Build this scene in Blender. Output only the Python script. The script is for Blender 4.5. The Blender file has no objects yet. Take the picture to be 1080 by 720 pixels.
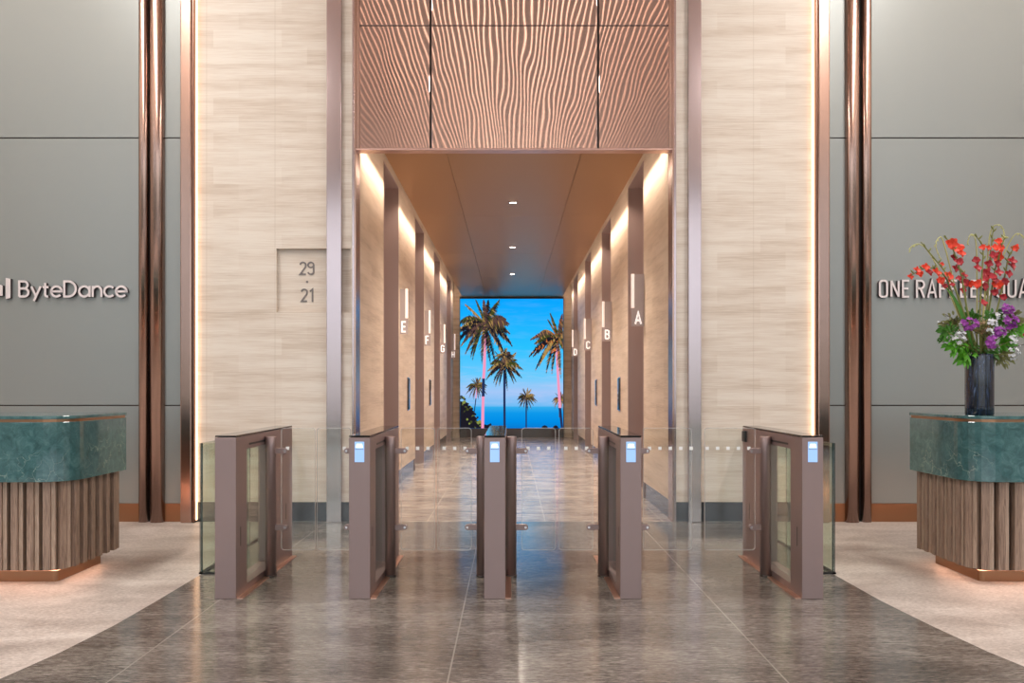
import bpy, bmesh, math, random
from mathutils import Vector, Matrix
PI = math.pi
C = bpy.context.scene.collection
random.seed(7)

# ------------------------------------------------------------------ camera
F = 850.0            # focal length in pixels of the 1080 px wide frame
VX, VY, EYE = 539.0, 408.0, 1.3
D0 = 7.78            # distance of the front wall
def X(px, d=D0): return (px - VX) * d / F
def Z(py, d=D0): return EYE + (VY - py) * d / F
cam = bpy.data.cameras.new('camera'); cam_o = bpy.data.objects.new('camera', cam); C.objects.link(cam_o)
cam_o.location = (0, 0, EYE); cam_o.rotation_euler = (PI/2, 0, 0)
cam.lens = F / 1080 * 36; cam.sensor_width = 36; cam.shift_x = 1/1080; cam.shift_y = 48/1080
cam.clip_start = 0.05; cam.clip_end = 200
bpy.context.scene.camera = cam_o

# ------------------------------------------------------------------ view, world
S = bpy.context.scene
S.view_settings.view_transform = 'Standard'; S.view_settings.look = 'None'
S.view_settings.gamma = 1; S.view_settings.use_curve_mapping = False
S.view_settings.exposure = 0.0
w = bpy.data.worlds.new('daylight'); S.world = w; w.use_nodes = True
nt = w.node_tree; nt.nodes.clear()
tc = nt.nodes.new('ShaderNodeTexCoord'); sp = nt.nodes.new('ShaderNodeSeparateXYZ')
rp = nt.nodes.new('ShaderNodeValToRGB'); bg = nt.nodes.new('ShaderNodeBackground'); wo = nt.nodes.new('ShaderNodeOutputWorld')
nt.links.new(tc.outputs['Generated'], sp.inputs[0])
mm = nt.nodes.new('ShaderNodeMath'); mm.operation = 'MULTIPLY_ADD'; mm.inputs[1].default_value = .5; mm.inputs[2].default_value = .5
nt.links.new(sp.outputs['Z'], mm.inputs[0]); nt.links.new(mm.outputs[0], rp.inputs[0]); nt.links.new(rp.outputs[0], bg.inputs[0]); nt.links.new(bg.outputs[0], wo.inputs[0])
e = rp.color_ramp.elements
e[0].position = .44; e[0].color = (.20, .20, .18, 1)
e[1].position = 1; e[1].color = (.62, .78, 1, 1)
for p_, c_ in ((.497, (.24, .23, .20, 1)), (.515, (.55, .58, .50, 1)), (.535, (.85, .90, 1.0, 1)), (.62, (.92, .96, 1.0, 1))):
    q = rp.color_ramp.elements.new(p_); q.color = c_
bg.inputs[1].default_value = 1.25

def area(name, loc, rot, sx, sy, power, col):
    l = bpy.data.lights.new(name, 'AREA'); l.shape = 'RECTANGLE'; l.size = sx; l.size_y = sy; l.energy = power; l.color = col
    o = bpy.data.objects.new(name, l); C.objects.link(o); o.location = loc; o.rotation_euler = rot
    return o
# daylight entering through the tall glazed facade behind the camera
area('window_daylight', (0, -7.7, 3.6), (PI/2, 0, 0), 13, 6.2, 170, (.93, .97, 1.0))
# general ceiling lighting of the lobby
for sx_ in (-1, 1): area('ceiling_lighting', (sx_*4.6, 2.75, 7.42), (0, 0, 0), .55, 7.5, 370, (1.0, .95, .90))
for sx_ in (-1, 1): area('slat_fill_light', (sx_*5.2, .2, 6.75), (PI, sx_*.9, 0), .8, 13, 330, (1.0, .90, .82))  # added fill without fixtures, brightens the ceiling slats mirrored in the copper

# ------------------------------------------------------------------ materials
MATS = {}
def lin(c): return tuple((v/12.92 if v <= .04045 else ((v+.055)/1.055)**2.4) for v in [x/255 for x in c])
def pm(name, col, rough=.5, metal=0, spec=.5, emit=None, es=0, coat=0, coat_r=.05):
    m = bpy.data.materials.new(name); m.use_nodes = True; b = m.node_tree.nodes['Principled BSDF']
    b.inputs['Base Color'].default_value = (*col, 1); b.inputs['Roughness'].default_value = rough
    b.inputs['Metallic'].default_value = metal; b.inputs['Specular IOR Level'].default_value = spec
    b.inputs['Coat Weight'].default_value = coat; b.inputs['Coat Roughness'].default_value = coat_r
    if emit: b.inputs['Emission Color'].default_value = (*emit, 1); b.inputs['Emission Strength'].default_value = es
    MATS[name] = m; return m
class NB:
    def __init__(s, m): s.m = m; s.t = m.node_tree; s.b = s.t.nodes.get('Principled BSDF')
    def n(s, t, **k):
        o = s.t.nodes.new(t)
        for a, v in k.items(): setattr(o, a, v)
        return o
    def l(s, a, b): s.t.links.new(a, b)
    def obj(s): return s.n('ShaderNodeTexCoord').outputs['Object']
    def mapping(s, v, sc=(1,1,1), lo=(0,0,0)):
        o = s.n('ShaderNodeMapping'); o.inputs['Scale'].default_value = sc; o.inputs['Location'].default_value = lo; s.l(v, o.inputs[0]); return o.outputs[0]
    def noise(s, v, scale=5, detail=5, rough=.55, dist=0):
        o = s.n('ShaderNodeTexNoise'); o.inputs['Scale'].default_value = scale; o.inputs['Detail'].default_value = detail
        o.inputs['Roughness'].default_value = rough; o.inputs['Distortion'].default_value = dist; s.l(v, o.inputs['Vector']); return o.outputs['Fac']
    def ramp(s, f, stops):
        o = s.n('ShaderNodeValToRGB'); e = o.color_ramp.elements
        e[0].position = stops[0][0]; e[0].color = (*stops[0][1], 1); e[1].position = stops[-1][0]; e[1].color = (*stops[-1][1], 1)
        for p, c in stops[1:-1]: q = e.new(p); q.color = (*c, 1)
        s.l(f, o.inputs[0]); return o.outputs[0]
    def mix(s, a, b, f, mode='MIX'):
        o = s.n('ShaderNodeMix', data_type='RGBA', blend_type=mode)
        for i, v in ((0, f), (6, a), (7, b)):
            if isinstance(v, (int, float)): o.inputs[i].default_value = v
            elif isinstance(v, tuple): o.inputs[i].default_value = (*v, 1)
            else: s.l(v, o.inputs[i])
        return o.outputs[2]
    def math(s, op, a, b=0, c=0):
        o = s.n('ShaderNodeMath', operation=op)
        for i, v in enumerate((a, b, c)):
            if isinstance(v, (int, float)): o.inputs[i].default_value = v
            else: s.l(v, o.inputs[i])
        return o.outputs[0]
    def bump(s, f, strength=.2, dist=.01):
        o = s.n('ShaderNodeBump'); o.inputs['Strength'].default_value = strength; o.inputs['Distance'].default_value = dist
        s.l(f, o.inputs['Height']); s.l(o.outputs[0], s.b.inputs['Normal'])
    def base(s, c): s.l(c, s.b.inputs['Base Color'])

def travertine(name, c0, c1, c2, rough, joints=True):
    m = pm(name, c1, rough); k = NB(m)
    sep = k.n('ShaderNodeSeparateXYZ'); k.l(k.obj(), sep.inputs[0])
    u = k.math('ADD', sep.outputs[0], sep.outputs[1])
    cb = k.n('ShaderNodeCombineXYZ'); k.l(u, cb.inputs[0]); k.l(sep.outputs[2], cb.inputs[1]); uv = cb.outputs[0]
    big = k.noise(k.mapping(uv, (.55, 6, 1)), 1.6, 5, .55, .1)
    fine = k.noise(k.mapping(uv, (2.2, 55, 1), (3, 1, 0)), 1.6, 4, .6, .1)
    br = k.n('ShaderNodeTexBrick'); k.l(k.mapping(uv, (1, 1, 1), (.13, .04, 0)), br.inputs['Vector'])
    br.inputs['Scale'].default_value = 1; br.inputs['Brick Width'].default_value = .66; br.inputs['Row Height'].default_value = .165
    br.inputs['Mortar Size'].default_value = 0; br.inputs['Color1'].default_value = (0,0,0,1); br.inputs['Color2'].default_value = (1,1,1,1); br.offset = .37
    f = k.math('ADD', k.math('MULTIPLY', big, .52), k.math('ADD', k.math('MULTIPLY', fine, .38), k.math('MULTIPLY', br.outputs['Color'], .09)))
    col = k.ramp(f, [(.36, c0), (.47, c1), (.59, c2)])
    if joints:
        j = k.n('ShaderNodeTexBrick'); k.l(k.mapping(uv, (1, 1, 1), (-.221, -.18, 0)), j.inputs['Vector']); j.offset = 0
        j.inputs['Scale'].default_value = 1; j.inputs['Brick Width'].default_value = .66; j.inputs['Row Height'].default_value = 1.84; j.inputs['Mortar Size'].default_value = .003
        j.inputs['Color1'].default_value = (0,0,0,1); j.inputs['Color2'].default_value = (0,0,0,1); j.inputs['Mortar'].default_value = (1,1,1,1)
        col = k.mix(col, (.50, .42, .34), k.math('MULTIPLY', j.outputs['Color'], .45))
    k.base(col); k.bump(fine, .08, .002)
    return m
travertine('travertine', (.61, .51, .42), (.715, .63, .545), (.80, .735, .655), .45)
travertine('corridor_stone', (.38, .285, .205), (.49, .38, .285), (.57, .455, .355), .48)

def floor_mat(name, c0, c1, c2, rough, sx, sy, joints, spec=.5, big_w=.5):
    m = pm(name, c1, rough, 0, spec); k = NB(m); o = k.obj()
    fine = k.noise(k.mapping(o, (sx, sy, 1)), 3, 6, .68, .2)
    big = k.noise(k.mapping(o, (.7, 1.5, 1)), 1.4, 5, .6, .8)
    mid = k.noise(k.mapping(o, (sx*.35, sy*.35, 1), (5, 2, 0)), 3, 6, .6, .9)
    f = k.math('ADD', k.math('MULTIPLY', fine, .45), k.math('ADD', k.math('MULTIPLY', big, big_w*.55), k.math('MULTIPLY', mid, .55-big_w*.55)))
    col = k.ramp(f, [(.41, c0), (.5, c1), (.59, c2)])
    if joints:
        x0, wdt, y0, hgt = joints
        j = k.n('ShaderNodeTexBrick'); k.l(k.mapping(o, (1, 1, 1), (-x0, -y0, 0)), j.inputs['Vector']); j.offset = 0
        j.inputs['Scale'].default_value = 1; j.inputs['Brick Width'].default_value = wdt; j.inputs['Row Height'].default_value = hgt; j.inputs['Mortar Size'].default_value = .004
        j.inputs['Color1'].default_value = (0,0,0,1); j.inputs['Color2'].default_value = (0,0,0,1); j.inputs['Mortar'].default_value = (1,1,1,1)
        col = k.mix(col, c2, k.math('MULTIPLY', j.outputs['Color'], .8))
    k.base(col)
    r = k.math('MULTIPLY_ADD', fine, .16, rough-.08); k.l(r, k.b.inputs['Roughness'])
    k.bump(mid, .03, .004)
    return m
floor_mat('dark_floor', (.060, .050, .043), (.150, .130, .116), (.34, .31, .28), .145, 9, 64, (-.28, 1.5, 4.62, 3.0), .8, .45)
floor_mat('corridor_marble', (.19, .145, .12), (.34, .275, .235), (.56, .48, .41), .19, 2.0, 9, (.33, 1.14, 7.9, 1.6), .6, .5)
floor_mat('light_floor', (.35, .295, .265), (.53, .465, .425), (.71, .65, .605), .40, 13, 26, None, .4, .8)

m = pm('grey_panel', (.312, .335, .33), .36, .4, .5); 
m = pm('panel_joint', (.05, .035, .03), .5)
pm('bronze', (.47, .315, .26), .21, 1.0)
pm('bronze_dark', (.20, .115, .09), .28, 1.0)
pm('bronze_satin', (.37, .275, .255), .42, .6)
pm('base_copper', (.37, .205, .12), .28, 1.0)
pm('steel_fin', (.50, .42, .43), .17, 1.0)
m = pm('soffit_bronze', (.46, .285, .155), .36, .60); m.node_tree.nodes['Principled BSDF'].inputs['Specular Tint'].default_value = (.85, .70, .60, 1)
pm('black', (.012, .011, .011), .35)
pm('skirting', (.035, .037, .045), .12)
pm('skirting_brown', (.06, .045, .042), .15)
m = pm('copper_mirror', (.76, .58, .53), .026, 1.0); k = NB(m); o = k.obj()
k.bump(k.noise(k.mapping(o, (2.0, 2.0, 1.3)), 1.0, 1.0, .4, 0), 1.0, .0030)
pm('copper_edge', (.62, .42, .37), .3, 1.0)
m = pm('turnstile_metal', (.33, .245, .235), .42, .75)
pm('turnstile_plate', (.62, .38, .29), .35, .9)
pm('bolt_steel', (.7, .68, .68), .2, 1.0)
pm('white_dot', (.9, .92, .92), .4)
pm('lid_glass', (.01, .01, .012), .06, 0, .8)
pm('reader_screen', (.1, .2, .4), .2, emit=lin((160, 195, 240)), es=.95)
pm('reader_icon', (.9, .9, 1), .2, emit=(.85, .92, 1.0), es=1.0)
pm('warm_led', (1, .8, .6), .5, emit=(1.0, .62, .36), es=3.6)
pm('cove_led', (1, .8, .6), .5, emit=(1.0, .84, .70), es=15)
pm('desk_led', (1, .8, .6), .5, emit=(1.0, .55, .36), es=15)
pm('ceiling_led', (1, .9, .8), .5, emit=(1.0, .80, .64), es=2.6)
pm('white_light', (1, 1, 1), .5, emit=(1.0, .93, .84), es=14)
pm('sign_light', (.9, .85, .8), .5, emit=(1.0, .84, .78), es=.45)
pm('sign_white', (.9, .9, .9), .5, emit=(1, .95, .93), es=.65)
pm('letter_metal', (.80, .73, .74), .42, .25)
pm('letter_side', (.07, .055, .06), .5)
pm('niche_number', (.20, .18, .175), .5, .3)
pm('ceiling_slat', (.72, .60, .55), .6)
pm('ceiling_plain', (.55, .46, .40), .7)
pm('side_wall', (.50, .46, .42), .6)
pm('mullion', (.10, .09, .085), .4, .5)

m = pm('green_marble', (.04, .1, .09), .06, 0, .9); k = NB(m); o = k.obj()
nz = k.noise(o, 15, 9, .72, .8)
colr = k.ramp(nz, [(.3, (.026, .075, .078)), (.5, (.048, .130, .138)), (.72, (.10, .21, .22))])
wv = k.n('ShaderNodeMix', data_type='RGBA'); wv.inputs[0].default_value = .55; k.l(o, wv.inputs[6])
nc = k.n('ShaderNodeTexNoise'); nc.inputs['Scale'].default_value = 2.6; nc.inputs['Detail'].default_value = 5; k.l(o, nc.inputs['Vector']); k.l(nc.outputs['Color'], wv.inputs[7])
vo = k.n('ShaderNodeTexVoronoi', feature='DISTANCE_TO_EDGE'); vo.inputs['Scale'].default_value = 9; k.l(wv.outputs[2], vo.inputs['Vector'])
vn = k.ramp(vo.outputs['Distance'], [(0, (1, 1, 1)), (.006, (.45, .45, .45)), (.018, (0, 0, 0))])
gate = k.ramp(k.noise(o, 2.3, 3, .5), [(.45, (.02, .02, .02)), (.62, (.75, .75, .75))])
k.base(k.mix(colr, (.40, .52, .46), k.mix(vn, gate, 1.0, 'MULTIPLY')))
def wood(name, a, b):
    m = pm(name, a, .5); k = NB(m); o = k.obj()
    k.base(k.ramp(k.noise(k.mapping(o, (48, 48, 2.2)), 2.2, 6, .65, 1.6), [(.36, a), (.64, b)]))
wood('oak', (.155, .098, .070), (.38, .265, .20))
wood('oak_lit_side', (.27, .185, .135), (.50, .375, .29))  # same oak, daylight on the slat sides put into the colour
pm('desk_core', (.02, .014, .012), .8)
m = pm('vase_glaze', (.02, .03, .06), .07, 0, .7); k = NB(m); o = k.obj()
k.base(k.ramp(k.noise(k.mapping(o, (34, 34, 5)), 1.6, 6, .7, .6), [(.45, (.004, .006, .012)), (.58, (.012, .022, .055)), (.70, (.10, .16, .28))]))
pm('stem_green', (.20, .22, .06), .5); pm('leaf_green', (.045, .17, .014), .45); pm('leaf_bright', (.085, .34, .012), .45)
pm('leaf_olive', (.16, .17, .05), .5); pm('bud_pale', (.50, .50, .20), .5); pm('petal_orange', (.80, .055, .02), .45)
pm('petal_crimson', (.42, .018, .03), .45); pm('petal_purple', (.34, .06, .40), .5); pm('petal_white', (.72, .74, .78), .5); pm('petal_brown', (.25, .17, .08), .6)
pm('twig_dark', (.05, .03, .03), .6)

def glass_mat(name, tint, edge=.045, rough=.0):
    m = bpy.data.materials.new(name); m.use_nodes = True; t = m.node_tree; t.nodes.clear()
    out = t.nodes.new('ShaderNodeOutputMaterial'); mx = t.nodes.new('ShaderNodeMixShader'); tr = t.nodes.new('ShaderNodeBsdfTransparent')
    gl = t.nodes.new('ShaderNodeBsdfGlossy'); fr = t.nodes.new('ShaderNodeFresnel'); fr.inputs[0].default_value = 1.45
    tr.inputs[0].default_value = (*tint, 1); gl.inputs['Roughness'].default_value = rough; gl.inputs[0].default_value = (.95, .97, 1, 1)
    ge = t.nodes.new('ShaderNodeNewGeometry'); ma = t.nodes.new('ShaderNodeMath'); ma.operation = 'MULTIPLY_ADD'; ma.inputs[1].default_value = 1/1.45-1.45; ma.inputs[2].default_value = 1.45
    t.links.new(ge.outputs['Backfacing'], ma.inputs[0]); t.links.new(ma.outputs[0], fr.inputs[0])
    t.links.new(fr.outputs[0], mx.inputs[0]); t.links.new(tr.outputs[0], mx.inputs[1]); t.links.new(gl.outputs[0], mx.inputs[2]); t.links.new(mx.outputs[0], out.inputs[0])
    MATS[name] = m; return m
glass_mat('clear_glass', (.965, .975, .965))
glass_mat('green_glass', (.90, .945, .90))
glass_mat('window_glass', (.98, .99, .99))
pm('glass_edge', (.48, .42, .39), .2, .0, .6)
pm('glass_edge_dark', (.025, .05, .055), .12, .0, .7)
m = bpy.data.materials.new('glass_rim'); m.use_nodes = True; t = m.node_tree; MATS['glass_rim'] = m
tr = t.nodes.new('ShaderNodeBsdfTransparent'); mx = t.nodes.new('ShaderNodeMixShader'); b = t.nodes['Principled BSDF']
b.inputs['Base Color'].default_value = (.80, .78, .76, 1); b.inputs['Roughness'].default_value = .2; mx.inputs[0].default_value = .34
t.links.new(tr.outputs[0], mx.inputs[1]); t.links.new(b.outputs[0], mx.inputs[2]); t.links.new(mx.outputs[0], t.nodes['Material Output'].inputs[0])
m = bpy.data.materials.new('sign_glass'); m.use_nodes = True; t = m.node_tree
tr = t.nodes.new('ShaderNodeBsdfTransparent'); mx = t.nodes.new('ShaderNodeMixShader'); b = t.nodes['Principled BSDF']
b.inputs['Base Color'].default_value = (.50, .43, .43, 1); b.inputs['Roughness'].default_value = .35; mx.inputs[0].default_value = .72
t.links.new(tr.outputs[0], mx.inputs[1]); t.links.new(b.outputs[0], mx.inputs[2]); t.links.new(mx.outputs[0], t.nodes['Material Output'].inputs[0]); MATS['sign_glass'] = m

def emis(name, col, s=1.0):
    m = bpy.data.materials.new(name); m.use_nodes = True; t = m.node_tree; t.nodes.clear()
    out = t.nodes.new('ShaderNodeOutputMaterial'); em = t.nodes.new('ShaderNodeEmission'); em.inputs[0].default_value = (*col, 1); em.inputs[1].default_value = s
    t.links.new(em.outputs[0], out.inputs[0]); MATS[name] = m; return m

# ------------------------------------------------------------------ mesh helpers
def box(bm, x0, x1, y0, y1, z0, z1, mi=0):
    v = [bm.verts.new(p) for p in ((x0,y0,z0),(x1,y0,z0),(x1,y1,z0),(x0,y1,z0),(x0,y0,z1),(x1,y0,z1),(x1,y1,z1),(x0,y1,z1))]
    for f in ((3,2,1,0),(4,5,6,7),(0,1,5,4),(1,2,6,5),(2,3,7,6),(3,0,4,7)):
        bm.faces.new([v[i] for i in f]).material_index = mi
def prism(bm, pts, z0, z1, mi=0, side_mi=None, axis='z'):
    """polygon pts extruded; axis z: pts=(x,y); axis y: pts=(x,z) from y z0 to z1; axis x: pts=(y,z)"""
    def P(p, h): return (p[0], p[1], h) if axis == 'z' else ((p[0], h, p[1]) if axis == 'y' else (h, p[0], p[1]))
    a = [bm.verts.new(P(p, z0)) for p in pts]; b = [bm.verts.new(P(p, z1)) for p in pts]
    fs = [bm.faces.new(a), bm.faces.new(b)]
    for f in fs: f.material_index = mi
    n = len(pts)
    for i in range(n):
        f = bm.faces.new((a[i], a[(i+1) % n], b[(i+1) % n], b[i])); f.material_index = mi if side_mi is None else side_mi
def tube(bm, pts, radii, seg=8, mi=0, cap=True):
    pts = [Vector(p) for p in pts]
    if isinstance(radii, (int, float)): radii = [radii]*len(pts)
    rings = []; ref = Vector((0, 0, 1))
    for i, p in enumerate(pts):
        t = (pts[min(i+1, len(pts)-1)] - pts[max(i-1, 0)]).normalized()
        r = ref if abs(t.dot(ref)) < .95 else Vector((1, 0, 0))
        a = t.cross(r).normalized(); b = t.cross(a).normalized()
        rings.append([bm.verts.new(p + (a*math.cos(q*2*PI/seg) + b*math.sin(q*2*PI/seg))*radii[i]) for q in range(seg)])
    for i in range(len(rings)-1):
        for q in range(seg):
            f = bm.faces.new((rings[i][q], rings[i][(q+1) % seg], rings[i+1][(q+1) % seg], rings[i+1][q])); f.smooth = True; f.material_index = mi
    if cap:
        bm.faces.new(rings[0]).material_index = mi; bm.faces.new(rings[-1]).material_index = mi
def lathe(bm, prof, c=(0, 0), seg=32, mi=0):
    rings = [[bm.verts.new((c[0]+r*math.cos(q*2*PI/seg), c[1]+r*math.sin(q*2*PI/seg), z)) for q in range(seg)] for r, z in prof]
    for i in range(len(rings)-1):
        for q in range(seg):
            f = bm.faces.new((rings[i][q], rings[i][(q+1) % seg], rings[i+1][(q+1) % seg], rings[i+1][q])); f.smooth = True; f.material_index = mi
    bm.faces.new(rings[0]).material_index = mi; bm.faces.new(rings[-1]).material_index = mi
def ribbon(bm, pts, wd, y0, y1, closed=False, mi=0, smi=1):
    """flat stroke in the xz plane, front at y0 (towards the camera), back at y1"""
    n = len(pts); L = []; R = []
    for i in range(n):
        p = Vector(pts[i])
        if closed: a = Vector(pts[i-1]); b = Vector(pts[(i+1) % n])
        else: a = Vector(pts[i-1]) if i else None; b = Vector(pts[i+1]) if i < n-1 else None
        d1 = (p-a).normalized() if a is not None else None; d2 = (b-p).normalized() if b is not None else None
        if d1 is None: d1 = d2
        if d2 is None: d2 = d1
        n1 = Vector((-d1.y, d1.x)); n2 = Vector((-d2.y, d2.x)); m = (n1+n2)
        if m.length < .01: m = n1.copy()
        m.normalize(); s = wd/2/max(.45, m.dot(n1))
        L.append(p+m*s); R.append(p-m*s)
    vf = [(bm.verts.new((l.x, y0, l.y)), bm.verts.new((r.x, y0, r.y)), bm.verts.new((l.x, y1, l.y)), bm.verts.new((r.x, y1, r.y))) for l, r in zip(L, R)]
    rng = range(n) if closed else range(n-1)
    for i in rng:
        a = vf[i]; b = vf[(i+1) % n]
        bm.faces.new((a[0], a[1], b[1], b[0])).material_index = mi
        bm.faces.new((a[2], b[2], b[3], a[3])).material_index = mi
        bm.faces.new((a[0], b[0], b[2], a[2])).material_index = smi
        bm.faces.new((a[1], a[3], b[3], b[1])).material_index = smi
    if not closed:
        for a in (vf[0], vf[-1]): bm.faces.new((a[0], a[2], a[3], a[1])).material_index = smi
def rrect(x0, x1, z0, z1, r, n=5):
    out = []
    for cx, cz, a0 in ((x1-r, z1-r, 0), (x0+r, z1-r, 90), (x0+r, z0+r, 180), (x1-r, z0+r, 270)):
        for i in range(n+1):
            a = math.radians(a0 + 90*i/n); out.append((cx+r*math.cos(a), cz+r*math.sin(a)))
    return out
def obj(name, bm, mat, parent=None, bevel=0, origin=None, recalc=True):
    if recalc: bmesh.ops.recalc_face_normals(bm, faces=bm.faces)
    me = bpy.data.meshes.new(name); bm.to_mesh(me); bm.free()
    for m in (mat if isinstance(mat, (list, tuple)) else [mat]): me.materials.append(MATS[m])
    o = bpy.data.objects.new(name, me); C.objects.link(o)
    if origin is not None:
        me.transform(Matrix.Translation(-Vector(origin))); o.location = origin
    if parent: 
        o.parent = parent
        if origin is None: o.matrix_parent_inverse = Matrix.Translation(-parent.location)
        else: o.location = Vector(origin) - parent.location
    if bevel:
        b = o.modifiers.new('bevel', 'BEVEL'); b.width = bevel; b.segments = 2; b.limit_method = 'ANGLE'
    return o
def struct(name, bm, mat, bevel=0, parent=None):
    o = obj(name, bm, mat, parent, bevel)
    if parent is None: o['kind'] = 'structure'
    return o
def tag(o, label, cat, group=None):
    o['label'] = label; o['category'] = cat
    if group: o['group'] = group
    return o
def thing(name, label, cat, loc=(0, 0, 0), group=None):
    o = bpy.data.objects.new(name, None); C.objects.link(o); o.location = loc; o.empty_display_size = .1
    return tag(o, label, cat, group)
def nb(): return bmesh.new()

# ------------------------------------------------------------------ room shell
XL, XR, HC, YB = -7.0, 7.0, 7.5, -8.0
WL, WR = -1.495, 1.555         # corridor wall planes
YE = 20.85                     # end wall of the corridor
# floor: dark stone walk with flaring sides, light stone each side, marble in the corridor
lc = [(-2.150, D0), (-2.152, 5.6), (-2.155, 4.9), (-2.165, 4.4), (-2.21, 3.95), (-2.285, 3.55), (-2.42, 3.0), (-2.75, 2.2), (-3.25, 1.4), (-4.1, .5), (-5.3, -.4), (XL, -1.3)]
rc = [(2.235, D0), (2.24, 5.6), (2.25, 4.9), (2.29, 4.4), (2.345, 3.95), (2.42, 3.6), (2.58, 3.0), (2.9, 2.2), (3.4, 1.4), (4.2, .5), (5.4, -.4), (XR, -1.3)]
bm = nb(); prism(bm, lc + [(XL, YB), (XR, YB)] + rc[::-1], -.08, 0); struct('floor', bm, 'dark_floor')
bm = nb(); prism(bm, [(XL, D0), (lc[0][0], D0)] + lc[1:], -.08, 0); struct('floor', bm, 'light_floor')
bm = nb(); prism(bm, [(XR, D0), (rc[0][0], D0)] + rc[1:], -.08, 0); struct('floor', bm, 'light_floor')
bm = nb(); box(bm, WL-.35, WR+.35, D0, YE+.2, -.08, 0); struct('floor', bm, 'corridor_marble')

# lobby walls behind and beside the camera
YW = 3.0
for a, b, nm in ((XL-.2, XL, 'wall_left'), (XR, XR+.2, 'wall_right')):
    bm = nb(); box(bm, a, b, YW, D0+.3, 0, HC); box(bm, a, b, YB, YW, 6.8, HC); struct(nm, bm, 'side_wall')
    bm = nb()
    for i in range(6): yy = YB + .05 + i*2.17; box(bm, a+.03, b-.03, yy-.05, yy+.05, 0, 6.8)
    for zz in (0, .04, 3.2, 6.74): box(bm, a+.05, b-.05, YB, YW, zz, zz+.06)
    w1 = struct('window_%d' % (2 if a < 0 else 3), bm, 'mullion')  # unseen side glazing, added for brighter bronze reflections and more daylight
    bm = nb(); box(bm, (a+b)/2-.005, (a+b)/2+.005, YB, YW, .05, 6.8); obj('window_glass', bm, 'window_glass', w1)
bm = nb(); box(bm, XL-.2, XR+.2, YB-.3, YB, 6.8, HC); struct('wall_back', bm, 'side_wall')
bm = nb()
for i in range(8): xx = XL + i*2.0; box(bm, xx-.05, xx+.05, YB-.2, YB, 0, 6.8)
for zz in (0, .04, 3.2, 6.74): box(bm, XL, XR, YB-.15, YB-.02, zz, zz+.06)
w1 = struct('window_1', bm, 'mullion')
bm = nb(); box(bm, XL, XR, YB-.09, YB-.08, .05, 6.8); o = obj('window_glass', bm, 'window_glass', w1)
# lobby ceiling with linear slats and light lines between them
bm = nb()
box(bm, XL, XR, YB, D0+.3, HC, HC+.1)
struct('ceiling', bm, 'ceiling_plain')
bm = nb(); P = .092; n = int(8.4/P)
for i in range(n):
    x0 = -4.2 + i*P; box(bm, x0, x0+.070, -6.5, 6.6, HC-.10, HC-.02)
struct('ceiling', bm, 'ceiling_slat')
bm = nb()
for i in range(n):
    x0 = -4.2 + i*P; box(bm, x0+.074, x0+.088, -6.4, 6.5, HC-.06, HC-.05)
o = obj('ceiling_light_lines', bm, 'ceiling_led'); tag(o, 'thin warm light lines running between the slats of the lobby ceiling', 'light'); o['kind'] = 'stuff'

# front wall: travertine left (with niche) and right
y0, y1 = D0, D0+.2; zs = .19
xn0, xn1, zn0, zn1 = X(291.5), X(369.5), Z(329), Z(262)
xl0, xl1 = X(204), X(375); xr0, xr1 = X(712.5), X(860)
bm = nb()
box(bm, xl0, xn0, y0, y1, zs, HC); box(bm, xn1, xl1, y0, y1, zs, HC); box(bm, xn0, xn1, y0, y1, zs, zn0); box(bm, xn0, xn1, y0, y1, zn1, HC)
box(bm, xn0, xn1, y0+.05, y1, zn0, zn1)
struct('wall_front', bm, 'travertine')
bm = nb(); box(bm, xr0, xr1, y0, y1, zs, HC); struct('wall_front', bm, 'travertine')
bm = nb(); box(bm, xl0, xl1, y0+.012, y1, 0, zs); struct('baseboard_front', bm, 'skirting')
bm = nb(); box(bm, xr0, xr1, y0+.012, y1, 0, zs); struct('baseboard_front', bm, 'skirting')
# grey metal panels
def grey(x0, x1):
    bm = nb(); g = .006; za, zb = Z(427.5), Z(145.5)
    for a, b in ((.178, za-g), (za+g, zb-g), (zb+g, HC)): box(bm, x0, x1, D0, D0+.03, a, b)
    box(bm, x0, x1, D0+.012, D0+.2, 0, HC, 1)
    struct('wall_front', bm, ['grey_panel', 'panel_joint'], .002)
    bm = nb(); box(bm, x0, x1, D0-.004, D0+.01, 0, .176); struct('baseboard_front', bm, 'base_copper', .002)
grey(XL, X(147)); grey(X(173.5), X(191.5)); grey(X(873.5), X(891.5)); grey(X(918), XR)
# dark slots
TN = [0]
def trim(bm, mat, bevel=0):
    TN[0] += 1; return struct('trim_%d' % TN[0], bm, mat, bevel)
for a, b in ((157, 159.5), (190.5, 193.5), (871.5, 874.5), (904.5, 908.5)):
    bm = nb(); box(bm, X(a), X(b), D0+.02, D0+.2, 0, HC); trim(bm, 'black')
# rounded bronze pilasters
def half(x0, x1, dep, flat=0.0):
    bm = nb(); cx = (x0+x1)/2; a = (x1-x0)/2; pts = [(x1, D0+.1)]
    for i in range(25):
        t = PI*i/24; s = abs(math.cos(t))**.8 * (1 if math.cos(t) > 0 else -1)
        pts.append((cx + a*s, D0+.0 - dep*math.sin(t)**.7))
    pts.append((x0, D0+.1)); prism(bm, pts, 0, HC)
    for f in bm.faces:
        if len(f.verts) == 4: f.smooth = True
    trim(bm, 'bronze')
half(X(147), X(157), .045); half(X(159.5), X(174), .07)
half(X(891), X(905), .07); half(X(908.5), X(918.5), .045)
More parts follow.
